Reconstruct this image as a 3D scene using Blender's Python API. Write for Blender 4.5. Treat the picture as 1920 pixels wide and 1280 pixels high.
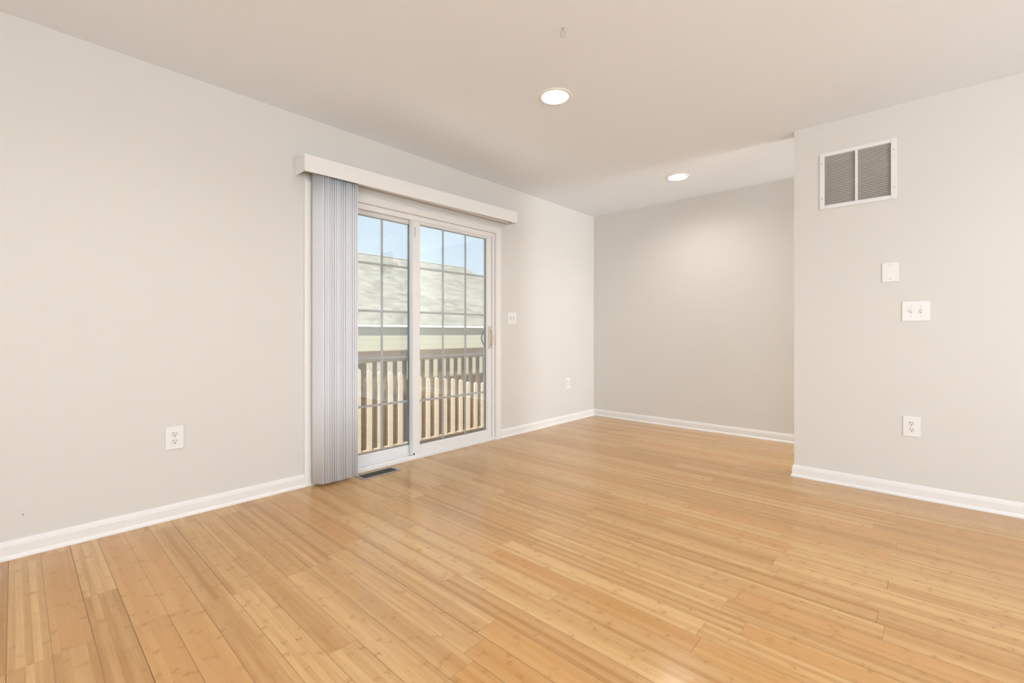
import bpy, bmesh, math, random
from mathutils import Vector, Matrix
random.seed(7)
for o in list(bpy.data.objects): bpy.data.objects.remove(o)
scn = bpy.context.scene
COL = scn.collection

# ------------------------------------------------------------------ camera
cam = bpy.data.cameras.new('camera')
cam.sensor_width = 36.0
cam.lens = 853.5 / 1920 * 36.0
cam.shift_y = -16.0 / 1920
cam.clip_start = 0.05
cam_o = bpy.data.objects.new('camera', cam)
COL.objects.link(cam_o)
cam_o.location = (0, 0, 1.013)
cam_o.rotation_euler = (math.pi / 2, 0, math.radians(42.42))
scn.camera = cam_o

# ------------------------------------------------------------------ colour management
vs = scn.view_settings
vs.view_transform = 'Standard'; vs.look = 'None'; vs.gamma = 1; vs.use_curve_mapping = False
vs.exposure = 0.21

# ------------------------------------------------------------------ sky and sun
w = bpy.data.worlds.new('world'); scn.world = w; w.use_nodes = True
wn = w.node_tree.nodes; wl = w.node_tree.links; wn.clear()
wo = wn.new('ShaderNodeOutputWorld'); wb = wn.new('ShaderNodeBackground')
tc = wn.new('ShaderNodeTexCoord'); sp = wn.new('ShaderNodeSeparateXYZ'); mr = wn.new('ShaderNodeMapRange')
mr.inputs['From Min'].default_value = -0.05; mr.inputs['From Max'].default_value = 0.6
mx = wn.new('ShaderNodeMix'); mx.data_type = 'RGBA'
mx.inputs[6].default_value = (0.70, 0.85, 1.0, 1); mx.inputs[7].default_value = (0.58, 0.78, 1.0, 1)
wl.new(tc.outputs['Generated'], sp.inputs[0]); wl.new(sp.outputs['Z'], mr.inputs['Value'])
wl.new(mr.outputs[0], mx.inputs[0]); wl.new(mx.outputs[2], wb.inputs['Color'])
wb.inputs['Strength'].default_value = 1.14
wl.new(wb.outputs[0], wo.inputs[0])

def lamp(name, kind, loc, rot, energy, color=(1, 1, 1), **kw):
    l = bpy.data.lights.new(name, kind); l.energy = energy; l.color = color
    for k, v in kw.items(): setattr(l, k, v)
    o = bpy.data.objects.new(name, l); COL.objects.link(o)
    o.location = loc; o.rotation_euler = rot
    return o
el = math.radians(66)
sdir = Vector((0.6 * math.cos(el), -0.8 * math.cos(el), math.sin(el)))
sun = lamp('sun_light', 'SUN', (3, -4, 8), sdir.to_track_quat('Z', 'Y').to_euler(), 13.5, (1.0, 0.95, 0.87), angle=0.01)
# added fill lamps outside the unseen added windows, tilted up to the ceiling
lamp('rear_fill_light', 'AREA', (1.1, -2.90, 1.0), (math.radians(125), 0, 0), 85, (0.86, 0.93, 1.0), shape='RECTANGLE', size=2.8, size_y=1.6)
lamp('side_fill_light', 'AREA', (3.45, 0.9, 1.0), (math.radians(112), 0, math.radians(90)), 112, (0.86, 0.93, 1.0), shape='RECTANGLE', size=3.2, size_y=1.6)

lamp('passage_fill_light', 'AREA', (3.3, 4.33, 1.2), (math.radians(112), 0, math.radians(90)), 100, (0.90, 0.95, 1.0), shape='RECTANGLE', size=0.8, size_y=1.5)  # added fill lamp, brightens the passage and the far wall

# ------------------------------------------------------------------ node helpers / materials
class NT:
    def __init__(s, m):
        s.t = m.node_tree; s.n = s.t.nodes; s.l = s.t.links
    def new(s, k): return s.n.new(k)
    def _in(s, sock, v):
        if isinstance(v, bpy.types.NodeSocket): s.l.new(v, sock)
        else: sock.default_value = v
    def math(s, op, a, b=None, c=None):
        n = s.new('ShaderNodeMath'); n.operation = op
        s._in(n.inputs[0], a)
        if b is not None: s._in(n.inputs[1], b)
        if c is not None: s._in(n.inputs[2], c)
        return n.outputs[0]
    def comb(s, x, y, z=0.0):
        n = s.new('ShaderNodeCombineXYZ')
        s._in(n.inputs[0], x); s._in(n.inputs[1], y); s._in(n.inputs[2], z)
        return n.outputs[0]
    def white(s, v):
        n = s.new('ShaderNodeTexWhiteNoise'); n.noise_dimensions = '3D'; s._in(n.inputs['Vector'], v)
        return n.outputs['Value']
    def noise(s, v, scale, detail=2.0, rough=0.5):
        n = s.new('ShaderNodeTexNoise'); s._in(n.inputs['Vector'], v)
        n.inputs['Scale'].default_value = scale; n.inputs['Detail'].default_value = detail
        n.inputs['Roughness'].default_value = rough
        return n.outputs['Fac']
    def mix(s, f, a, b, mode='MIX'):
        n = s.new('ShaderNodeMix'); n.data_type = 'RGBA'; n.blend_type = mode
        s._in(n.inputs[0], f); s._in(n.inputs[6], a); s._in(n.inputs[7], b)
        return n.outputs[2]
    def rng(s, v, a, b, c, d, smooth=False):
        n = s.new('ShaderNodeMapRange')
        if smooth: n.interpolation_type = 'SMOOTHSTEP'
        s._in(n.inputs[0], v)
        for i, q in enumerate((a, b, c, d)): n.inputs[i + 1].default_value = q
        return n.outputs[0]
    def pos(s):
        n = s.new('ShaderNodeTexCoord'); return n.outputs['Object']
    def sep(s, v):
        n = s.new('ShaderNodeSeparateXYZ'); s._in(n.inputs[0], v); return n.outputs

def mat(name, color, rough=0.5, metal=0.0, spec=0.5, bump=None, var=None):
    m = bpy.data.materials.new(name); m.use_nodes = True
    t = NT(m); b = t.n['Principled BSDF']
    c = tuple(color) + (1,) if len(color) == 3 else color
    b.inputs['Base Color'].default_value = c
    b.inputs['Roughness'].default_value = rough
    b.inputs['Metallic'].default_value = metal
    b.inputs['Specular IOR Level'].default_value = spec
    if var:      # (scale, amount)
        f = t.noise(t.pos(), var[0], 3)
        dk = tuple(x * (1 - var[1]) for x in c[:3]) + (1,); lt = tuple(min(1, x * (1 + var[1])) for x in c[:3]) + (1,)
        t.l.new(t.mix(f, dk, lt), b.inputs['Base Color'])
    if bump:     # (scale, strength, distance)
        bn = t.new('ShaderNodeBump'); bn.inputs['Strength'].default_value = bump[1]; bn.inputs['Distance'].default_value = bump[2]
        t.l.new(t.noise(t.pos(), bump[0], 3), bn.inputs['Height']); t.l.new(bn.outputs[0], b.inputs['Normal'])
    return m

M = {}
M['wall'] = mat('beige_wall_paint', (0.735, 0.71, 0.668), 0.55, spec=0.3, bump=(90, 0.12, 0.002), var=(2.0, 0.006))
M['ceiling'] = mat('ceiling_paint', (0.865, 0.905, 0.95), 0.8, spec=0.2, bump=(120, 0.15, 0.002), var=(2.0, 0.006))
M['trim'] = mat('white_trim_paint', (0.86, 0.845, 0.82), 0.35, spec=0.4, var=(6, 0.01))
M['vinyl'] = mat('white_vinyl', (0.86, 0.85, 0.835), 0.35, spec=0.4, var=(5, 0.01))
M['vinyl_grey'] = mat('grey_seal', (0.25, 0.24, 0.22), 0.6, var=(20, 0.05))
M['grid'] = mat('muntin_grid', (0.50, 0.51, 0.53), 0.4, var=(20, 0.02))
M['plate'] = mat('plate_plastic', (0.86, 0.85, 0.83), 0.3, spec=0.5, var=(30, 0.01))
M['socket'] = mat('socket_plastic', (0.84, 0.80, 0.74), 0.35, var=(30, 0.01))
M['dark'] = mat('dark_slot', (0.03, 0.025, 0.02), 0.7, var=(30, 0.1))
M['screw'] = mat('screw_metal', (0.52, 0.51, 0.50), 0.4, metal=0.3, var=(60, 0.05))
M['almond'] = mat('almond_plastic', (0.72, 0.64, 0.52), 0.4, var=(30, 0.02))
M['handle_dark'] = mat('handle_shell', (0.22, 0.20, 0.18), 0.4, var=(30, 0.05))
M['valance'] = mat('valance_vinyl', (0.87, 0.855, 0.835), 0.4, var=(8, 0.01))
M['grille_paint'] = mat('grille_paint', (0.84, 0.83, 0.82), 0.4, var=(30, 0.01))
M['louver'] = mat('grille_louver', (0.66, 0.63, 0.58), 0.45, var=(12, 0.08))
M['duct'] = mat('duct_metal', (0.05, 0.045, 0.04), 0.7, var=(10, 0.2))
M['register'] = mat('register_metal', (0.42, 0.37, 0.34), 0.35, metal=0.6, var=(40, 0.06))
M['register_dark'] = mat('register_bars', (0.14, 0.12, 0.09), 0.45, metal=0.4, var=(40, 0.1))
M['hook'] = mat('hook_metal', (0.45, 0.43, 0.41), 0.3, var=(60, 0.03))
M['hole'] = mat('nail_hole', (0.12, 0.09, 0.07), 0.9, var=(60, 0.1))
M['sticker'] = mat('faded_sticker', (0.66, 0.60, 0.58), 0.5, var=(200, 0.12))
M['rail_wood'] = mat('dark_stained_wood', (0.15, 0.115, 0.085), 0.7, var=(9, 0.2))
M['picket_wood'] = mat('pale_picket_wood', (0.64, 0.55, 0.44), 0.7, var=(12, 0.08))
M['post'] = mat('dark_grey_post', (0.045, 0.045, 0.042), 0.6, var=(9, 0.15))
M['shrub'] = mat('shrub_leaves', (0.035, 0.055, 0.03), 0.8, bump=(30, 0.8, 0.05), var=(14, 0.7))
M['ground'] = mat('ground_soil', (0.17, 0.12, 0.08), 0.95, var=(1.5, 0.3))
M['patio'] = mat('pale_bounce_slab', (0.80, 0.78, 0.75), 0.85, var=(2.0, 0.04))  # kept pale so the unseen slab bounces sun up through the door
M['fence_wood'] = mat('brown_fence_wood', (0.040, 0.022, 0.012), 0.8, var=(6, 0.25))
M['fence_cap'] = mat('weathered_cap', (0.10, 0.09, 0.07), 0.8, var=(6, 0.15))
M['gutter'] = mat('white_gutter', (0.75, 0.74, 0.70), 0.4, var=(4, 0.02))
M['ridge'] = mat('ridge_shingles', (0.30, 0.30, 0.28), 0.9, var=(6, 0.2))

# translucent blind vane
m = bpy.data.materials.new('blind_vane_fabric'); m.use_nodes = True; t = NT(m)
b = t.n['Principled BSDF']; out = t.n['Material Output']
f = t.noise(t.pos(), 40, 3)
cc = t.mix(f, (0.89, 0.905, 0.93, 1), (0.92, 0.94, 0.965, 1))
t.l.new(cc, b.inputs['Base Color']); b.inputs['Roughness'].default_value = 0.45
tr = t.new('ShaderNodeBsdfTranslucent'); t.l.new(cc, tr.inputs['Color'])
ms = t.new('ShaderNodeMixShader'); ms.inputs[0].default_value = 0.2
t.l.new(b.outputs[0], ms.inputs[1]); t.l.new(tr.outputs[0], ms.inputs[2]); t.l.new(ms.outputs[0], out.inputs[0])
M['vane'] = m
# glass: clear with a mirror coat
m = bpy.data.materials.new('door_glass'); m.use_nodes = True; t = NT(m); t.n.remove(t.n['Principled BSDF'])
out = t.n['Material Output']
tb = t.new('ShaderNodeBsdfTransparent'); tb.inputs['Color'].default_value = (0.97, 0.98, 0.975, 1)
gb = t.new('ShaderNodeBsdfGlossy'); gb.inputs['Roughness'].default_value = 0.0; gb.inputs['Color'].default_value = (1, 1, 1, 1)
ms = t.new('ShaderNodeMixShader'); ms.inputs[0].default_value = 0.10; t.l.new(tb.outputs[0], ms.inputs[1]); t.l.new(gb.outputs[0], ms.inputs[2])
t.l.new(ms.outputs[0], out.inputs[0]); M['glass'] = m
# light bulb lens
m = bpy.data.materials.new('lamp_lens'); m.use_nodes = True; t = NT(m); b = t.n['Principled BSDF']
b.inputs['Emission Color'].default_value = (1.0, 0.97, 0.94, 1); b.inputs['Emission Strength'].default_value = 235
M['lens'] = m
M['can'] = mat('can_baffle', (0.88, 0.86, 0.82), 0.35, var=(20, 0.01))

# bamboo floor
m = bpy.data.materials.new('bamboo_planks'); m.use_nodes = True; t = NT(m); b = t.n['Principled BSDF']
P = t.pos(); X, Y, Z = t.sep(P)[:3]
PW, PL = 0.0975, 0.93
yy = t.math('DIVIDE', t.math('SUBTRACT', Y, 0.0817), PW)
row = t.math('FLOOR', yy); fy = t.math('FRACT', yy)
h1 = t.white(t.comb(row, 3.7, 1.0)); h2 = t.white(t.comb(row, 9.1, 5.0))
offs = t.math('ADD', t.math('MULTIPLY', t.math('GREATER_THAN', h1, 0.5), -0.36), -0.16)
offs = t.math('ADD', offs, t.math('MULTIPLY', t.math('SUBTRACT', h2, 0.5), 0.11))
xx = t.math('DIVIDE', t.math('SUBTRACT', X, offs), PL)
pid = t.math('FLOOR', xx); fx = t.math('FRACT', xx)
hp = t.white(t.comb(row, pid, 2.0)); hp2 = t.white(t.comb(row, pid, 8.0)); hp3 = t.white(t.comb(row, pid, 14.0))
s5 = t.math('MULTIPLY', fy, 5.0); st = t.math('FLOOR', s5); fs = t.math('FRACT', s5)
hs = t.white(t.comb(t.math('ADD', t.math('MULTIPLY', row, 5.0), st), pid, 4.0))
hs2 = t.white(t.comb(t.math('ADD', t.math('MULTIPLY', row, 5.0), st), pid, 21.0))
# bamboo nodes along each strip
per = t.math('ADD', 0.135, t.math('MULTIPLY', hs, 0.07))
wob = t.math('MULTIPLY', t.math('SUBTRACT', t.noise(t.comb(t.math('MULTIPLY', X, 20.0), t.math('MULTIPLY', Y, 160.0), hs), 1.0, 2), 0.5), 0.035)
arc = t.math('MULTIPLY', t.math('POWER', t.math('SUBTRACT', fs, 0.5), 2.0), 0.02)
nx = t.math('DIVIDE', t.math('ADD', t.math('ADD', X, wob), t.math('ADD', arc, t.math('MULTIPLY', hs2, 7.0))), per)
nf = t.math('ABSOLUTE', t.math('SUBTRACT', t.math('FRACT', nx), 0.5))
hn = t.white(t.comb(t.math('FLOOR', nx), t.math('ADD', t.math('MULTIPLY', row, 5.0), st), pid))
line = t.math('MULTIPLY', t.rng(nf, 0.0, 0.018, 1, 0, True), t.rng(hn, 0.15, 0.8, 0.1, 1.0))
blot = t.math('MULTIPLY', t.rng(nf, 0.0, 0.13, 1, 0, True), t.rng(hn, 0.25, 1.0, 0.1, 1.0))
blot = t.math('MULTIPLY', blot, t.rng(t.noise(t.comb(t.math('MULTIPLY', X, 30.0), t.math('MULTIPLY', Y, 90.0), 0.0), 1.0, 3), 0.35, 0.7, 0.0, 1.0))
# fibre grain
g1 = t.noise(t.comb(t.math('MULTIPLY', X, 9.0), t.math('MULTIPLY', Y, 420.0), hp), 1.0, 4, 0.6)
g2 = t.noise(t.comb(t.math('MULTIPLY', X, 2.5), t.math('MULTIPLY', Y, 60.0), t.math('MULTIPLY', hp, 9.0)), 1.0, 3, 0.55)
tone = t.math('ADD', t.math('MULTIPLY', t.math('SUBTRACT', hp, 0.5), 0.42), t.math('MULTIPLY', t.math('SUBTRACT', hs, 0.5), 0.50))
tone = t.math('ADD', tone, t.math('MULTIPLY', t.math('SUBTRACT', g1, 0.5), 0.75))
tone = t.math('ADD', tone, t.math('MULTIPLY', t.math('SUBTRACT', g2, 0.5), 0.85))
tone = t.math('ADD', tone, 0.5)
cA = t.mix(t.rng(tone, 0.0, 1.0, 0, 1), (0.42, 0.212, 0.066, 1), (0.66, 0.415, 0.178, 1))
cB = t.mix(t.math('MULTIPLY', t.math('GREATER_THAN', hp2, 0.86), 0.55), cA, (0.56, 0.29, 0.10, 1))
cC = t.mix(t.math('MULTIPLY', blot, 0.80), cB, (0.42, 0.20, 0.055, 1))
cD = t.mix(t.math('MULTIPLY', line, 0.72), cC, (0.30, 0.14, 0.05, 1))
edge = t.math('MINIMUM', fy, t.math('SUBTRACT', 1.0, fy))
gs = t.rng(t.white(t.comb(t.math('ROUND', yy), 4.0, pid)), 0, 1, 0.30, 1.0)
ge = t.math('MULTIPLY', t.rng(edge, 0.005, 0.015, 1, 0, True), gs)
endd = t.math('MINIMUM', fx, t.math('SUBTRACT', 1.0, fx))
gx = t.math('MULTIPLY', t.rng(endd, 0.0004, 0.0015, 1, 0, True), t.rng(hp3, 0, 1, 0.35, 1.0))
gap = t.math('MAXIMUM', ge, gx)
cE = t.mix(t.math('MULTIPLY', gap, 0.92), cD, (0.08, 0.035, 0.012, 1))
t.l.new(cE, b.inputs['Base Color'])
t.l.new(t.math('ADD', t.rng(g2, 0, 1, 0.13, 0.23), t.math('MULTIPLY', gap, 0.3)), b.inputs['Roughness'])
b.inputs['Specular IOR Level'].default_value = 0.5
bn = t.new('ShaderNodeBump'); bn.inputs['Strength'].default_value = 0.25; bn.inputs['Distance'].default_value = 0.001
hgt = t.math('SUBTRACT', t.math('MULTIPLY', t.noise(t.comb(t.math('MULTIPLY', X, 1.0), t.math('MULTIPLY', Y, 10.0), hp), 2.0, 2), 0.6), gap)
t.l.new(hgt, bn.inputs['Height']); t.l.new(bn.outputs[0], b.inputs['Normal'])
M['floor'] = m

# deck boards (run along Y), shingles, siding
m = bpy.data.materials.new('deck_boards'); m.use_nodes = True; t = NT(m); b = t.n['Principled BSDF']
X, Y, Z = t.sep(t.pos())[:3]; q = t.math('DIVIDE', X, 0.14); fq = t.math('FRACT', q)
hq = t.white(t.comb(t.math('FLOOR', q), 1.0, 1.0)); gq = t.noise(t.comb(t.math('MULTIPLY', X, 90.0), t.math('MULTIPLY', Y, 3.0), hq), 1.0, 3)
c = t.mix(t.math('ADD', t.math('MULTIPLY', hq, 0.4), t.math('MULTIPLY', gq, 0.6)), (0.06, 0.038, 0.022, 1), (0.12, 0.08, 0.05, 1))
c = t.mix(t.rng(t.math('MINIMUM', fq, t.math('SUBTRACT', 1.0, fq)), 0.02, 0.05, 1, 0), c, (0.03, 0.02, 0.015, 1))
t.l.new(c, b.inputs['Base Color']); b.inputs['Roughness'].default_value = 0.8; M['deck'] = m

m = bpy.data.materials.new('pale_shingles'); m.use_nodes = True; t = NT(m); b = t.n['Principled BSDF']
X, Y, Z = t.sep(t.pos())[:3]; q = t.math('DIVIDE', Z, 0.10); rq = t.math('FLOOR', q); fq = t.math('FRACT', q)
u = t.math('ADD', t.math('DIVIDE', Y, 0.33), t.math('MULTIPLY', t.white(t.comb(rq, 2.0, 2.0)), 3.0))
hq = t.white(t.comb(rq, t.math('FLOOR', u), 3.0)); gq = t.noise(t.pos(), 30, 3)
c = t.mix(t.math('ADD', t.math('MULTIPLY', hq, 0.7), t.math('MULTIPLY', gq, 0.3)), (0.095, 0.094, 0.082, 1), (0.20, 0.196, 0.175, 1))
c = t.mix(t.math('MULTIPLY', t.rng(fq, 0.0, 0.16, 1, 0), 0.35), c, (0.20, 0.20, 0.18, 1))
t.l.new(c, b.inputs['Base Color']); b.inputs['Roughness'].default_value = 0.9; M['shingle'] = m

m = bpy.data.materials.new('tan_lap_siding'); m.use_nodes = True; t = NT(m); b = t.n['Principled BSDF']
X, Y, Z = t.sep(t.pos())[:3]; q = t.math('DIVIDE', t.math('ADD', Z, 0.09), 0.19); fq = t.math('FRACT', q)
c = t.mix(t.noise(t.pos(), 3, 2), (0.47, 0.44, 0.33, 1), (0.52, 0.49, 0.37, 1))
c = t.mix(t.math('MULTIPLY', t.rng(fq, 0.86, 0.97, 0, 1), 0.45), c, (0.22, 0.20, 0.14, 1))  # dark line under each lap stands for the shadow it casts
t.l.new(c, b.inputs['Base Color']); b.inputs['Roughness'].default_value = 0.7; M['siding'] = m

# ------------------------------------------------------------------ mesh helpers
def box(bm, x0, x1, y0, y1, z0, z1, bev=0.0, seg=2, mtx=None):
    x0, x1 = sorted((x0, x1)); y0, y1 = sorted((y0, y1)); z0, z1 = sorted((z0, z1))
    r = bmesh.ops.create_cube(bm, size=1.0)
    vs_ = r['verts']
    bmesh.ops.scale(bm, vec=(x1 - x0, y1 - y0, z1 - z0), verts=vs_)
    bmesh.ops.translate(bm, vec=((x0 + x1) / 2, (y0 + y1) / 2, (z0 + z1) / 2), verts=vs_)
    if bev > 0:
        es = list({e for v in vs_ for e in v.link_edges})
        rr = bmesh.ops.bevel(bm, geom=es, offset=bev, segments=seg, affect='EDGES', profile=0.5)
        vs_ = list({v for v in rr['verts']} | {v for v in vs_ if v.is_valid})
    if mtx is not None: bmesh.ops.transform(bm, matrix=mtx, verts=vs_)
    return vs_
def sweep(bm, profile, p0, p1, up=Vector((0, 0, 1)), out=Vector((1, 0, 0)), ext0=(0, 0), ext1=(0, 0)):
    """profile: list of (outward, up); extruded from p0 to p1. ext: mitre factor at each end (per unit outward)."""
    p0 = Vector(p0); p1 = Vector(p1); d = (p1 - p0).normalized()
    a = [bm.verts.new(p0 + out * u + up * v - d * (u * ext0[0] + v * ext0[1])) for u, v in profile]
    c = [bm.verts.new(p1 + out * u + up * v + d * (u * ext1[0] + v * ext1[1])) for u, v in profile]
    n = len(profile)
    for i in range(n):
        j = (i + 1) % n
        bm.faces.new((a[i], a[j], c[j], c[i]))
    bm.faces.new(a[::-1]); bm.faces.new(c)
def lathe(bm, prof, seg=48, close=False):
    rings = []
    for r, z in prof:
        if r < 1e-6: rings.append([bm.verts.new((0, 0, z))])
        else: rings.append([bm.verts.new((r * math.cos(2 * math.pi * i / seg), r * math.sin(2 * math.pi * i / seg), z)) for i in range(seg)])
    for A, B in zip(rings[:-1], rings[1:]):
        for i in range(seg):
            j = (i + 1) % seg
            if len(A) == 1: bm.faces.new((A[0], B[i], B[j]))
            elif len(B) == 1: bm.faces.new((A[i], A[j], B[0]))
            else: bm.faces.new((A[i], A[j], B[j], B[i]))
def tube(bm, pts, r, seg=10):
    pts = [Vector(p) for p in pts]; rings = []
    up = Vector((0.31, 0.2, 0.93)).normalized()
    for i, p in enumerate(pts):
        d = (pts[min(i + 1, len(pts) - 1)] - pts[max(i - 1, 0)]).normalized()
        s = d.cross(up).normalized(); q = s.cross(d)
        rings.append([bm.verts.new(p + (s * math.cos(2 * math.pi * k / seg) + q * math.sin(2 * math.pi * k / seg)) * r) for k in range(seg)])
    for A, B in zip(rings[:-1], rings[1:]):
        for k in range(seg):
            j = (k + 1) % seg; bm.faces.new((A[k], A[j], B[j], B[k]))
    bm.faces.new(rings[0][::-1]); bm.faces.new(rings[-1])
def obj(name, bm, mt, parent=None, loc=None, smooth=False):
    bmesh.ops.recalc_face_normals(bm, faces=bm.faces)
    me = bpy.data.meshes.new(name); bm.to_mesh(me); bm.free()
    if smooth:
        for p in me.polygons: p.use_smooth = True
        me.set_sharp_from_angle(angle=math.radians(35))
    me.materials.append(M[mt] if isinstance(mt, str) else mt)
    o = bpy.data.objects.new(name, me); COL.objects.link(o)
    if parent: o.parent = parent
    if loc: o.location = loc
    return o
def thing(name, label, cat, loc=(0, 0, 0), rotz=0, group=None):
    o = bpy.data.objects.new(name, None); COL.objects.link(o); o.empty_display_size = 0.1
    o.location = loc; o.rotation_euler = (0, 0, rotz)
    o['label'] = label; o['category'] = cat
    if group: o['group'] = group
    return o
def tag(o, label, cat, group=None):
    o['label'] = label; o['category'] = cat
    if group: o['group'] = group
    return o
def struct(o, label=None, cat=None):
    o['kind'] = 'structure'
    if label: o['label'] = label
    if cat: o['category'] = cat
    return o
def B(): return bmesh.new()
BM = B

XL, YB, YR, XC, H = -3.04, 4.82, 3.73, -0.70, 2.44
XE, YF = 3.05, -2.5
D0, D1, DT = 1.361, 3.095, 1.96        # door opening in the left wall

# ------------------------------------------------------------------ room shell
bm = B(); box(bm, XL - 0.16, XE + 0.15, YF - 0.15, YB + 0.15, -0.10, 0.0)
struct(obj('floor', bm, 'floor'), 'honey coloured bamboo plank floor', 'floor')

CANS = [(-1.663, 2.205), (-1.694, 4.10), (-1.68, 0.30), (-1.68, -1.55), (0.75, 0.30), (0.75, -1.55), (0.6, 2.1), (0.5, 4.33), (1.9, 4.33)]  # first two are in view, the rest are unseen lights added for brightness
bm = B(); edges = []
def loop(pts):
    v = [bm.verts.new((x, y, H)) for x, y in pts]
    for i in range(len(v)): edges.append(bm.edges.new((v[i], v[(i + 1) % len(v)])))
loop([(XL - 0.16, YF - 0.15), (XE + 0.15, YF - 0.15), (XE + 0.15, YB + 0.15), (XL - 0.16, YB + 0.15)])
for cx, cy in CANS: loop([(cx + 0.082 * math.cos(a * math.pi / 20), cy + 0.082 * math.sin(a * math.pi / 20)) for a in range(40)])
bmesh.ops.triangle_fill(bm, use_beauty=True, use_dissolve=False, edges=edges)
r = bmesh.ops.extrude_face_region(bm, geom=list(bm.faces))
bmesh.ops.translate(bm, vec=(0, 0, 0.05), verts=[v for v in r['geom'] if isinstance(v, bmesh.types.BMVert)])
struct(obj('ceiling', bm, 'ceiling'), 'off white painted ceiling', 'ceiling')
bm = B(); box(bm, XL - 0.17, XE + 0.3, YF - 1.0, YB + 0.2, 2.50, 2.55)  # unseen slab with overhang, added to block sun from the rear window
struct(obj('trim_sun_blocker', bm, 'duct'), 'unseen roof slab added over the room to keep sun off the rear window', 'roof')

bm = B()
box(bm, XL - 0.16, XL, YF, D0, 0, H); box(bm, XL - 0.16, XL, D1, YB, 0, H); box(bm, XL - 0.16, XL, D0, D1, DT, H)
struct(obj('wall_left', bm, 'wall'), 'beige wall with the sliding glass door', 'wall')
bm = B(); box(bm, XL - 0.16, XE + 0.15, YB, YB + 0.15, 0, H)
struct(obj('wall_back', bm, 'wall'), 'beige wall at the far end of the room', 'wall')
GX0, GX1, GZ0, GZ1 = -0.521, -0.171, 1.879, 2.213
bm = B()
box(bm, XC, GX0, YR, YR + 0.12, 0, H); box(bm, GX1, XE, YR, YR + 0.12, 0, H)
box(bm, GX0, GX1, YR, YR + 0.12, 0, GZ0); box(bm, GX0, GX1, YR, YR + 0.12, GZ1, H)
bmesh.ops.remove_doubles(bm, verts=bm.verts, dist=1e-5)
struct(obj('wall_right', bm, 'wall'), 'beige partition wall with the air grille', 'wall')
# wall behind the camera and wall to its right, each with an added window opening
bm = B()
wx0, wx1, wz0, wz1 = -0.3, 2.6, 0.5, 2.02
box(bm, XL, wx0, YF - 0.15, YF, 0, H); box(bm, wx1, XE + 0.15, YF - 0.15, YF, 0, H)
box(bm, wx0, wx1, YF - 0.15, YF, 0, wz0); box(bm, wx0, wx1, YF - 0.15, YF, wz1, H)
struct(obj('wall_front', bm, 'wall'))
wy0, wy1 = -0.8, 2.6
bm = B()
wy2, wy3 = 3.94, 4.72
box(bm, XE, XE + 0.15, YF, wy0, 0, H); box(bm, XE, XE + 0.15, wy1, wy2, 0, H); box(bm, XE, XE + 0.15, wy3, YB, 0, H)
box(bm, XE, XE + 0.15, wy2, wy3, 0, wz0); box(bm, XE, XE + 0.15, wy2, wy3, wz1, H)
box(bm, XE, XE + 0.15, wy0, wy1, 0, wz0); box(bm, XE, XE + 0.15, wy0, wy1, wz1, H)
struct(obj('wall_side', bm, 'wall'))
def window(name, horiz, c0, c1, at, depth, n=3):  # unseen windows, added as frames for the fill lamps
    root = bpy.data.objects.new(name, None); COL.objects.link(root); root['kind'] = 'structure'
    bm = B(); w_ = 0.05
    def bb(a0, a1, z0, z1, d0=0.0, d1=0.06):
        if horiz: box(bm, a0, a1, at - depth * d1, at - depth * d0, z0, z1)
        else: box(bm, at + depth * d0, at + depth * d1, a0, a1, z0, z1)
    bb(c0, c1, wz0, wz0 + w_, 0.2, 0.8); bb(c0, c1, wz1 - w_, wz1, 0.2, 0.8)
    for i in range(n + 1):
        a = c0 + (c1 - c0 - w_) * i / n; bb(a, a + w_, wz0 + w_, wz1 - w_, 0.2, 0.8)
    obj('added_window_frame', bm, 'vinyl', root)
    return root
window('added_window_1', True, wx0, wx1, YF, 0.15)
window('added_window_2', False, wy0, wy1, XE, 0.15)
window('added_window_3', False, wy2, wy3, XE, 0.15, 1)

# ------------------------------------------------------------------ baseboards
BP = [(0, 0), (0.019, 0), (0.019, 0.006), (0.017, 0.013), (0.012, 0.018), (0.0115, 0.020), (0.0115, 0.060), (0.0095, 0.064),
      (0.0095, 0.068), (0.007, 0.073), (0.006, 0.079), (0.003, 0.082), (0, 0.082)]
def base(name, p0, p1, out, e0=(0, 0), e1=(0, 0), label=None):
    bm = B(); sweep(bm, BP, p0, p1, out=Vector(out), ext0=e0, ext1=e1)
    return struct(obj(name, bm, 'trim'), label, 'baseboard')
base('baseboard_left', (XL, YF, 0), (XL, D0 - 0.07, 0), (1, 0, 0), label='white baseboard left of the sliding door')
base('baseboard_left_far', (XL, D1 + 0.07, 0), (XL, YB, 0), (1, 0, 0), e1=(-1, 0), label='white baseboard between sliding door and room corner')
base('baseboard_back', (XL, YB, 0), (XE, YB, 0), (0, -1, 0), e0=(-1, 0), label='white baseboard along the far wall')
base('baseboard_right', (XC, YR, 0), (XE, YR, 0), (0, -1, 0), e0=(1, 0), label='white baseboard under the air grille wall')
base('baseboard_end', (XC, YR, 0), (XC, YR + 0.12, 0), (-1, 0, 0), e0=(1, 0), e1=(1, 0), label='short white baseboard return at the partition end')

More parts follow.
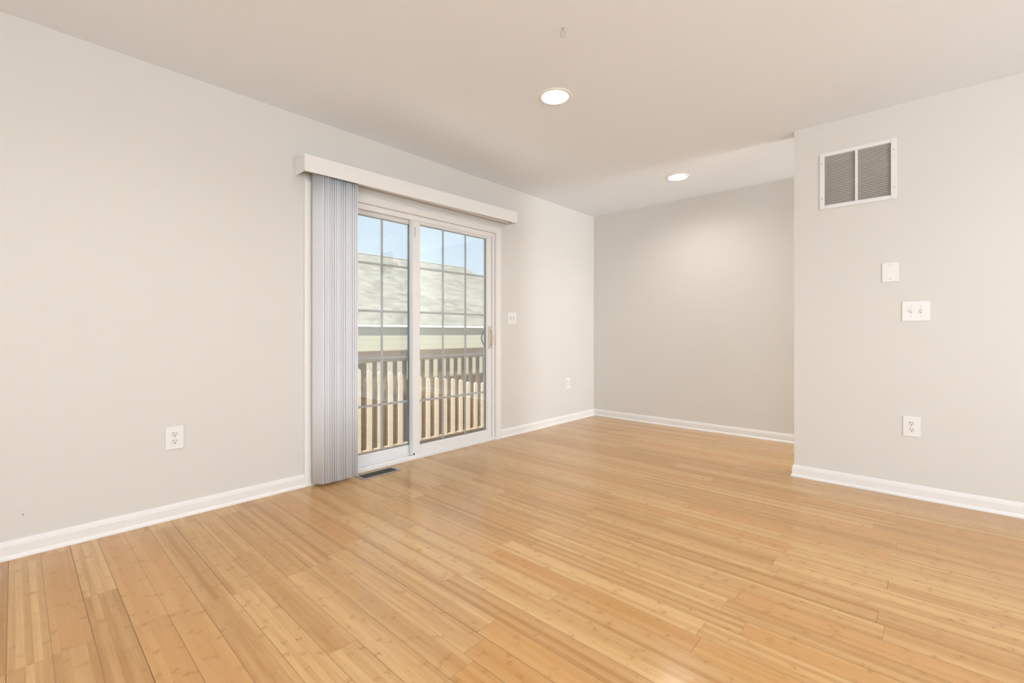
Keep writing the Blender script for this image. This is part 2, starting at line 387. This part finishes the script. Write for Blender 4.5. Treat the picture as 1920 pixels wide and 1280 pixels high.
# ------------------------------------------------------------------ sliding door
door = bpy.data.objects.new('door_1', None); COL.objects.link(door)
struct(door, 'white vinyl sliding glass patio door with grids', 'door')
bm = B()
box(bm, -3.175, -3.052, D0, D0 + 0.03, 0.0, DT, 0.002); box(bm, -3.175, -3.052, D1 - 0.03, D1, 0.0, DT, 0.002)
box(bm, -3.175, -3.052, D0 + 0.03, D1 - 0.03, DT - 0.03, DT, 0.002)
box(bm, -3.175, -3.030, D0 + 0.0, D1, 0.0, 0.020, 0.002)
box(bm, -3.054, -3.046, D0 + 0.03, D1 - 0.03, 0.020, 0.030, 0.001)
box(bm, -3.114, -3.109, D0 + 0.03, D1 - 0.03, 0.020, 0.034, 0.001)
box(bm, -3.054, -3.046, D0 + 0.03, D1 - 0.03, DT - 0.042, DT - 0.03, 0.001)
for yj in (D0 + 0.03, D1 - 0.036): box(bm, -3.115, -3.108, yj, yj + 0.006, 0.034, DT - 0.03, 0.001)
obj('door_frame', bm, 'vinyl', door)
GZ = (0.095, 1.905)
def panel(name, x0, x1, y0, y1, g0, g1, zt=1.945, zb=0.024):
    root = bpy.data.objects.new(name, None); COL.objects.link(root); root.parent = door
    bm = B(); bv = 0.003
    box(bm, x0, x1, y0, g0, zb, zt, bv); box(bm, x0, x1, g1, y1, zb, zt, bv)
    box(bm, x0, x1, g0, g1, zb, GZ[0], bv); box(bm, x0, x1, g0, g1, GZ[1], zt, bv)
    # glazing bead steps on the room side
    for (a, b_, c, d) in ((g0, g0 + 0.006, GZ[0], GZ[1]), (g1 - 0.006, g1, GZ[0], GZ[1]), (g0, g1, GZ[0], GZ[0] + 0.006), (g0, g1, GZ[1] - 0.006, GZ[1])):
        box(bm, x0 + 0.012, x1 - 0.010, a, b_, c, d, 0.001)
    obj('panel_frame', bm, 'vinyl', root)
    xm = (x0 + x1) / 2
    bm = B()
    for (a, b_, c, d) in ((g0 + 0.006, g0 + 0.010, GZ[0] + .006, GZ[1] - .006), (g1 - 0.010, g1 - 0.006, GZ[0] + .006, GZ[1] - .006), (g0 + .006, g1 - .006, GZ[0] + 0.006, GZ[0] + 0.010), (g0 + .006, g1 - .006, GZ[1] - 0.010, GZ[1] - 0.006)):
        box(bm, xm - 0.009, xm + 0.009, a, b_, c, d)
    obj('glass_seal', bm, 'vinyl_grey', root)
    for s in (-1, 1):
        bm = B(); box(bm, xm + s * 0.008 - 0.0015, xm + s * 0.008 + 0.0015, g0 + 0.004, g1 - 0.004, GZ[0] + 0.004, GZ[1] - 0.004)
        obj('glass_pane', bm, 'glass', root)
    bm = B(); hw = 0.0085
    for i in (1, 2):
        y = g0 + (g1 - g0) * i / 3; box(bm, xm - 0.003, xm + 0.003, y - hw, y + hw, GZ[0] + 0.006, GZ[1] - 0.006)
    ys = [g0 + 0.006] + [g0 + (g1 - g0) * i / 3 for i in (1, 2)] + [g1 - 0.006]
    for k in (1, 2, 3, 4):
        z = GZ[0] + (GZ[1] - GZ[0]) * k / 5
        for a in range(3):
            box(bm, xm - 0.0028, xm + 0.0028, ys[a] + (hw if a else 0), ys[a + 1] - (hw if a < 2 else 0), z - hw, z + hw)
    obj('muntin_grid', bm, 'grid', root)
    return root
fixed = panel('fixed_panel', -3.158, -3.118, D0 + 0.031, 2.245, 1.425, 2.185)
slid = panel('sliding_panel', -3.106, -3.058, 2.165, D1 - 0.036, 2.234, 3.005)
# handle on the room side, pull on the outside
bm = B()
box(bm, -3.058, -3.049, 3.012, 3.050, 0.868, 1.075, 0.003)
tube(bm, [(-3.052, 3.030, 0.90), (-3.030, 3.030, 0.905), (-3.018, 3.030, 0.93), (-3.016, 3.030, 0.975), (-3.018, 3.030, 1.02), (-3.030, 3.030, 1.045), (-3.052, 3.030, 1.05)], 0.007)
obj('handle', bm, 'almond', slid, smooth=True)
bm = B()
box(bm, -3.062, -3.045, 3.020, 3.042, 0.935, 0.960, 0.002)
obj('latch_lever', bm, 'almond', slid)
bm = B()
pts = [(-3.106 - 0.052 * math.sin(math.pi * i / 12), 3.022, 0.882 + 0.17 * i / 12) for i in range(13)]
tube(bm, pts, 0.0065); obj('outside_pull', bm, 'handle_dark', slid, smooth=True)
bm = B(); box(bm, -3.0578, -3.0572, 2.178, 2.192, 1.79, 1.87); obj('sticker', bm, 'sticker', slid)
bm = B(); box(bm, -3.0578, -3.052, 2.168, 2.178, 0.03, 0.045, 0.001); obj('roller_screw', bm, 'dark', slid)

# casing
bm = B(); CP = [(0, 0), (0.011, 0), (0.013, 0.006), (0.016, 0.012), (0.018, 0.030), (0.018, 0.052), (0.013, 0.062), (0.012, 0.070), (0, 0.070)]
sweep(bm, CP, (XL, D0, 0), (XL, D0, DT), up=Vector((0, -1, 0)), ext1=(0, 1))
sweep(bm, CP, (XL, D1, 0), (XL, D1, DT), up=Vector((0, 1, 0)), ext1=(0, 1))
sweep(bm, CP, (XL, D0, DT), (XL, D1, DT), up=Vector((0, 0, 1)), ext0=(0, 1), ext1=(0, 1))
struct(obj('trim_1', bm, 'trim'), 'white door casing around the sliding door', 'trim')

# ------------------------------------------------------------------ vertical blind
vb = thing('vertical_blind', 'white vertical blind stacked open at the left side of the sliding door, under a valance', 'blind', (-2.965, 1.46, 0.0))
def rel(o, root):
    o.matrix_parent_inverse = Matrix.Translation(root.location).inverted(); return o
ya, yb, za, zb = 1.232, 3.238, 2.034, 2.057
bm = B()
def sk(y, z): return z + (zb - za) * (y - ya) / (yb - ya)
def skew(vs_):
    for v in bm.verts:
        pass
box(bm, -2.896, -2.888, ya, yb, 2.034, 2.141, 0.002)
box(bm, XL, -2.8965, ya, ya + 0.006, 2.034, 2.141, 0.001)
box(bm, XL, -2.8965, yb - 0.006, yb, 2.034, 2.141, 0.001)
box(bm, XL, -2.8965, ya + 0.0065, yb - 0.0065, 2.136, 2.141)
for v in bm.verts: v.co.z += (zb - za) * (v.co.y - ya) / (yb - ya)
rel(obj('valance', bm, 'valance', vb), vb)
bm = B(); box(bm, -2.990, -2.945, ya + 0.03, yb - 0.05, 2.062, 2.098, 0.003)
box(bm, -3.04, -2.990, ya + 0.12, ya + 0.15, 2.080, 2.098); box(bm, -3.04, -2.990, yb - 0.15, yb - 0.12, 2.080, 2.098)
rel(obj('headrail', bm, 'valance', vb), vb)
bm = B(); box(bm, -2.905, -2.897, 3.185, 3.192, 2.042, 2.075, 0.001)
rel(obj('valance_clip', bm, 'trim', vb), vb)
NV = 19
for i in range(NV):
    bm = B(); y = 1.352 + i * 0.0132 + random.uniform(-0.001, 0.001)
    ang = math.radians(33 + 8 * math.sin(i * 1.15) + random.uniform(-2.5, 2.5)); cur = 0.006; n = 8
    rowsv = []
    zt, zlow = 2.062, 0.018 + random.uniform(0, 0.002)
    for z in (zlow, 0.6, 1.2, 1.7, zt):
        r_ = []
        for k in range(n + 1):
            s = -0.0445 + 0.089 * k / n; bulge = cur * (1 - (s / 0.0445) ** 2)
            px = -2.965 + s * math.cos(ang) - bulge * math.sin(ang); py = y + s * math.sin(ang) + bulge * math.cos(ang) * -1
            r_.append(bm.verts.new((px, py, z)))
        rowsv.append(r_)
    for A, C in zip(rowsv[:-1], rowsv[1:]):
        for k in range(n): bm.faces.new((A[k], A[k + 1], C[k + 1], C[k]))
    o = rel(obj('vane', bm, 'vane', vb, smooth=True), vb)
    sm = o.modifiers.new('thickness', 'SOLIDIFY'); sm.thickness = 0.0009

# ------------------------------------------------------------------ return air grille
g = thing('return_air_grille', 'white wall return air grille with two louvered bays, high on the partition wall', 'air vent', (-0.346, YR, 2.045))
def relobj(name, bm, mt, root, smooth=False):
    bmesh.ops.translate(bm, vec=-root.location, verts=bm.verts); return obj(name, bm, mt, root, smooth=smooth)
bm = B(); ox0, ox1, oz0, oz1 = -0.548, -0.144, 1.855, 2.236
yf = YR - 0.008
box(bm, ox0, GX0 + .002, yf, YR, oz0, oz1, 0.002); box(bm, GX1 - .002, ox1, yf, YR, oz0, oz1, 0.002)
box(bm, GX0 + .002, GX1 - .002, yf, YR, GZ1 - .002, oz1, 0.002); box(bm, GX0 + .002, GX1 - .002, yf, YR, oz0, GZ0 + .002, 0.002)
box(bm, -0.3535, -0.3395, yf, YR + 0.012, GZ0 + .002, GZ1 - .002, 0.001)
relobj('grille_frame', bm, 'grille_paint', g)
bm = B(); box(bm, GX0 + .001, GX1 - .001, YR + 0.10, YR + 0.11, GZ0 + .001, GZ1 - .001)
box(bm, GX0 + .0005, GX0 + .0015, YR + .001, YR + .10, GZ0 + .001, GZ1 - .001); box(bm, GX1 - .0015, GX1 - .0005, YR + .001, YR + .10, GZ0 + .001, GZ1 - .001)
box(bm, GX0 + .002, GX1 - .002, YR + .001, YR + .10, GZ0 + .0005, GZ0 + .0015); box(bm, GX0 + .002, GX1 - .002, YR + .001, YR + .10, GZ1 - .0015, GZ1 - .0005)
relobj('duct_box', bm, 'duct', g)
NL = 30
for (a, c) in ((GX0 + 0.002, -0.354), (-0.339, GX1 - 0.002)):
    bm = B()
    for i in range(NL):
        z = GZ0 + 0.004 + (GZ1 - GZ0 - 0.004) * (i + 0.5) / NL
        mt = Matrix.Translation((0, YR + 0.003, z)) @ Matrix.Rotation(math.radians(-40), 4, 'X')
        box(bm, a, c, -0.0043, 0.0043, -0.0005, 0.0005, mtx=mt)
    relobj('louver_bank', bm, 'louver', g)
for sx, sz in ((-0.535, 2.165), (-0.535, 1.93), (-0.158, 2.165), (-0.158, 1.93)):
    bm = B(); lathe(bm, [(0, 0.0022), (0.0025, 0.002), (0.0042, 0.001), (0.0045, 0)], 16)
    bmesh.ops.transform(bm, matrix=Matrix.Translation((sx, yf, sz)) @ Matrix.Rotation(math.radians(90), 4, 'X'), verts=bm.verts)
    relobj('screw', bm, 'screw', g, True)

# ------------------------------------------------------------------ plates
def rounded_plate(bm, w_, h_, d, bev=0.003):
    box(bm, -w_ / 2, w_ / 2, -d, 0, -h_ / 2, h_ / 2, bev, 3)
def screw(parent, x, z, y, r=0.003):
    bm = B(); lathe(bm, [(0, 0.0012), (r * .7, 0.001), (r, 0)], 16)
    bmesh.ops.transform(bm, matrix=Matrix.Translation((x, y, z)) @ Matrix.Rotation(math.radians(90), 4, 'X'), verts=bm.verts)
    return obj('screw', bm, 'screw', parent, smooth=True)
def outlet(label, loc, rz, w_=0.083, h_=0.124):
    t_ = thing('wall_outlet', label, 'outlet', loc, rz, 'duplex wall outlets')
    bm = B(); rounded_plate(bm, w_, h_, 0.006); obj('cover_plate', bm, 'plate', t_)
    for s in (1, -1):
        bm = B(); zc = s * 0.0195; n = 32; R_ = 0.0172
        pts = []
        for k in range(n):
            a = 2 * math.pi * k / n; pts.append((R_ * math.cos(a), max(-0.0143, min(0.0143, R_ * math.sin(a)))))
        A = [bm.verts.new((x, -0.0058, zc + z)) for x, z in pts]; C = [bm.verts.new((x * .96, -0.0086, zc + z * .96)) for x, z in pts]
        for k in range(n): bm.faces.new((A[k], A[(k + 1) % n], C[(k + 1) % n], C[k]))
        bm.faces.new(C)
        sk_ = obj('socket_face', bm, 'socket', t_)
        bm = B()
        box(bm, -0.0078, -0.0052, -0.0090, -0.0084, zc + 0.0005, zc + 0.0095); box(bm, 0.0052, 0.0074, -0.0090, -0.0084, zc + 0.0010, zc + 0.0085)
        box(bm, -0.0028, 0.0028, -0.0090, -0.0084, zc - 0.0105, zc - 0.0055, 0.0)
        obj('slots', bm, 'dark', sk_)
    screw(t_, 0, 0, -0.006)
    return t_
outlet('white duplex outlet low on the left wall, left of the sliding door', (XL, 0.592, 0.441), math.pi / 2)
outlet('tiny far duplex outlet low on the door wall, near the far room corner', (XL, 4.266, 0.440), math.pi / 2)
outlet('white duplex outlet low on the partition wall, right side below the switches', (-0.074, YR, 0.4375), 0)

def toggle_plate(label, loc, rz, w_=0.129, h_=0.121, gang=2):
    t_ = thing('light_switch', label, 'switch', loc, rz, 'double light switches')
    bm = B(); rounded_plate(bm, w_, h_, 0.006); obj('cover_plate', bm, 'plate', t_)
    for i in range(gang):
        x = (i - (gang - 1) / 2) * 0.046; d = 1 if i else -1
        bm = B(); box(bm, x - 0.0055, x + 0.0055, -0.0066, -0.0058, -0.0125, 0.0125, 0.0)
        ts = obj('toggle_slot', bm, 'screw', t_)
        bm = B(); mt = Matrix.Translation((x, -0.0075, 0)) @ Matrix.Rotation(math.radians(d * 28), 4, 'X')
        box(bm, -0.0042, 0.0042, -0.010, 0.002, -0.0055, 0.0055, 0.0012, 2, mt); obj('toggle', bm, 'plate', t_)
        screw(t_, x, 0.030, -0.006); screw(t_, x, -0.030, -0.006)
    return t_
toggle_plate('white double toggle switch plate on the partition wall, above the outlet', (-0.055, YR, 1.146), 0)
toggle_plate('white double switch plate on the door wall, right beside the sliding door casing', (XL, 3.323, 1.156), math.pi / 2)
bp = thing('blank_plate', 'blank white cover plate between the air grille and the double switch', 'wall plate', (-0.175, YR, 1.395))
bm = B(); rounded_plate(bm, 0.083, 0.122, 0.006); obj('cover_plate', bm, 'plate', bp)
screw(bp, 0, 0.0435, -0.006); screw(bp, 0, -0.0435, -0.006)

# ------------------------------------------------------------------ recessed lights
LAB = ['round recessed ceiling light nearer the camera, above the middle of the room', 'round recessed ceiling light close to the far wall',
       'added unseen recessed ceiling light behind the camera near the door wall', 'added unseen recessed ceiling light in the rear corner by the door wall',
       'added unseen recessed ceiling light right of the camera', 'added unseen recessed ceiling light in the rear corner by the added side window', 'added unseen recessed ceiling light in front of the partition wall',
       'added unseen recessed ceiling light in the passage behind the partition', 'added unseen recessed ceiling light at the far end of the passage behind the partition']
def can(loc, label):
    t_ = thing('recessed_light', label, 'ceiling light', loc, 0, 'recessed ceiling lights')
    bm = B(); lathe(bm, [(0.0815, 0.001), (0.079, -0.0015), (0.080, -0.005), (0.092, -0.006), (0.100, -0.004), (0.102, 0.0)], 56); obj('trim_ring', bm, 'can', t_, smooth=True)
    bm = B(); lathe(bm, [(0.080, -0.002), (0.076, 0.012), (0.072, 0.03), (0.068, 0.05), (0.066, 0.075), (0.0, 0.080)], 56); obj('baffle', bm, 'can', t_, smooth=True)
    bm = B(); lathe(bm, [(0.0, 0.024), (0.02, 0.0245), (0.04, 0.028), (0.052, 0.035), (0.058, 0.045), (0.055, 0.06), (0.03, 0.078)], 48); obj('bulb', bm, 'lens', t_, smooth=True)
    return t_
for (cx, cy), lb in zip(CANS, LAB): can((cx, cy, H), lb)

# ------------------------------------------------------------------ ceiling hook
bm = B()
pts = [(0, 0, 0.0), (0, 0, -0.010)] + [(0.0, 0.011 * math.sin(a), -0.024 - 0.014 * -math.cos(a) - 0.0) for a in [math.radians(q) for q in range(0, 271, 18)]]
pts = [(0, 0, 0), (0, 0, -0.010)] + [(0.0095 * math.sin(a) * 0.738, 0.0095 * math.sin(a) * 0.675, -0.028 + 0.016 * math.cos(a)) for a in [math.radians(q) for q in range(15, 320, 15)]]
tube(bm, pts, 0.0021, 8)
lathe(bm, [(0, 0.0), (0.007, 0.0), (0.006, -0.003), (0.002, -0.005), (0, -0.005)], 16)
hk = obj('ceiling_hook', bm, 'hook', None, (-1.262, 1.735, H), True)
tag(hk, 'small pale screw hook in the ceiling near the top of the photo', 'hook')
# nail hole
bm = B(); lathe(bm, [(0, 0.0006), (0.002, 0.0005), (0.0028, 0)], 12)
bmesh.ops.transform(bm, matrix=Matrix.Rotation(math.radians(90), 4, 'Y'), verts=bm.verts)
nh = obj('nail', bm, 'hole', None, (XL, 0.028, 0.187)); tag(nh, 'tiny dark nail head low on the left wall near the photo edge', 'nail')

# ------------------------------------------------------------------ floor register
rg = thing('floor_register', 'brown metal floor register in the planks in front of the sliding door', 'floor vent', (-2.932, 1.775, 0))
bm = B(); rx0, rx1, ry0, ry1 = -0.064, 0.064, -0.152, 0.152; fr = 0.018; zt = 0.004
for a in ((rx0, rx0 + fr, ry0, ry1), (rx1 - fr, rx1, ry0, ry1), (rx0 + fr, rx1 - fr, ry0, ry0 + fr), (rx0 + fr, rx1 - fr, ry1 - fr, ry1)):
    box(bm, a[0], a[1], a[2], a[3], 0, zt, 0.001)
obj('register_frame', bm, 'register', rg)
bm = B(); box(bm, rx0 + fr, rx1 - fr, ry0 + fr, ry1 - fr, 0.0002, 0.0006); obj('damper', bm, 'dark', rg)
bm = B()
for i in range(1, 7):
    x = rx0 + fr + (rx1 - rx0 - 2 * fr) * i / 7; box(bm, x - 0.0014, x + 0.0014, ry0 + fr, ry1 - fr, 0.0007, 0.0036)
for i in range(1, 8):
    y = ry0 + fr + (ry1 - ry0 - 2 * fr) * i / 8; box(bm, rx0 + fr, rx1 - fr, y - 0.001, y + 0.001, 0.0007, 0.0028)
obj('louvers', bm, 'register_dark', rg)

# ------------------------------------------------------------------ outside: deck, railing, pickets
bm = B(); box(bm, -4.13, -3.20, -0.5, 6.5, -0.15, -0.12)
struct(obj('floor_deck', bm, 'deck'), 'brown wooden deck outside the sliding door', 'deck')
dr = thing('deck_railing', 'dark stained wooden deck railing with square balusters outside the glass door', 'railing', (-4.03, 3.0, -0.12))
bm = B(); box(bm, -4.075, -3.985, 0.0, 6.2, 0.80, 0.838, 0.003); relobj('top_rail', bm, 'rail_wood', dr)
bm = B(); box(bm, -4.019, -3.981, 0.0, 6.2, 0.725, 0.7995, 0.002); relobj('sub_rail', bm, 'rail_wood', dr)
y = 0.55; base_me = None; bals = []
while y < 5.9:
    if base_me is None:
        bm = B(); box(bm, -0.017, 0.017, -0.017, 0.017, 0, 0.86, 0.002)
        b0 = obj('baluster', bm, 'rail_wood', dr, (0.0, 0, 0)); base_me = b0.data; o = b0
    else:
        o = b0.copy(); COL.objects.link(o); o.parent = dr
    o.location = (-0.008, y - 3.0, 0.0); y += 0.116
bm = B(); box(bm, -4.06, -4.01, 2.212, 2.255, -0.12, 0.72, 0.004); relobj('post', bm, 'post', dr)
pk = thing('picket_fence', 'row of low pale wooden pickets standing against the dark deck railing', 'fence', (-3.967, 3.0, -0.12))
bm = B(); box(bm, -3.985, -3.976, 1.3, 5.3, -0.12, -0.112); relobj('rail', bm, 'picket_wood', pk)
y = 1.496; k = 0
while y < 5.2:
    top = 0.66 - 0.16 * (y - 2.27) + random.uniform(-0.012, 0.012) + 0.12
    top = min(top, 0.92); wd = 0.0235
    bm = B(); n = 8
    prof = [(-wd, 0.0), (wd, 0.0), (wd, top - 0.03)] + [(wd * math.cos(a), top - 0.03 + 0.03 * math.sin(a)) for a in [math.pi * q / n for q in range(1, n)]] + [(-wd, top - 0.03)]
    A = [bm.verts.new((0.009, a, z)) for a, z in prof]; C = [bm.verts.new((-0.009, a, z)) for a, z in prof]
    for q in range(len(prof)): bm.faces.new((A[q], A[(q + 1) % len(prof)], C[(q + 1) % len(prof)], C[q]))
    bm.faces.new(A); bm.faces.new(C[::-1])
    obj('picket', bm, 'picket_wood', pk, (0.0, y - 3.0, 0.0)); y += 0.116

# ------------------------------------------------------------------ outside: neighbour house, ground, shrubs
bm = B(); box(bm, -60, -3.3, -40, 60, -3.0, -2.9); struct(obj('ground', bm, 'ground'), 'brown ground below the deck', 'ground')
bm = B(); box(bm, -9.6, -3.3, -8, 16, -2.9, -2.86); struct(obj('floor_bounce_slab', bm, 'patio'), 'unseen pale slab added below the deck to bounce sun indoors', 'patio')  # added out of view, reflects sunlight up to the ceiling
nb = thing('neighbour_house', 'neighbouring house with pale shingle roof and tan lap siding seen through the sliding door', 'house', (-17, 9, -2.9))
bm = B(); box(bm, -20.6, -13.06, 2.3, 18.7, -2.9, 1.25); relobj('siding_wall', bm, 'siding', nb).data
bm = B()
pts = {'a': (-13.0, 1.9, 1.30), 'b': (-13.0, 19.0, 1.30), 'c': (-21.0, 19.0, 1.30), 'd': (-21.0, 1.9, 1.30), 'e': (-17.0, 5.0, 4.24), 'f': (-17.0, 15.1, 4.24)}
V = {k_: bm.verts.new(v) for k_, v in pts.items()}
for fc in ('abfe', 'bcf', 'cdef', 'dae', 'dcba'): bm.faces.new([V[c_] for c_ in fc])
relobj('roof', bm, 'shingle', nb)
bm = B(); box(bm, -13.055, -12.985, 1.9, 19.0, 1.20, 1.285, 0.01); relobj('gutter', bm, 'gutter', nb)
bm = B(); tube(bm, [(-17.0, 5.0, 4.25), (-17.0, 15.1, 4.25)], 0.035, 6); relobj('ridge_cap', bm, 'ridge', nb)
bf = thing('board_fence', 'tall brown board fence standing below and beyond the deck railing', 'fence', (-10.0, 9.0, -2.9))
bm = B(); y = 0.5
while y < 20:
    box(bm, -10.012, -9.99, y, y + 0.142, -2.88, -0.24 + random.uniform(-0.004, 0.004)); y += 0.147
relobj('board_panel', bm, 'fence_wood', bf)
bm = B(); box(bm, -10.07, -9.96, 0.5, 20.0, -0.235, -0.19, 0.004); relobj('cap_rail', bm, 'fence_cap', bf)
for k in range(9):
    bm = B(); box(bm, -10.11, -10.013, 0.5 + 2.4 * k, 0.6 + 2.4 * k, -2.9, -0.236, 0.004); relobj('post', bm, 'fence_wood', bf)
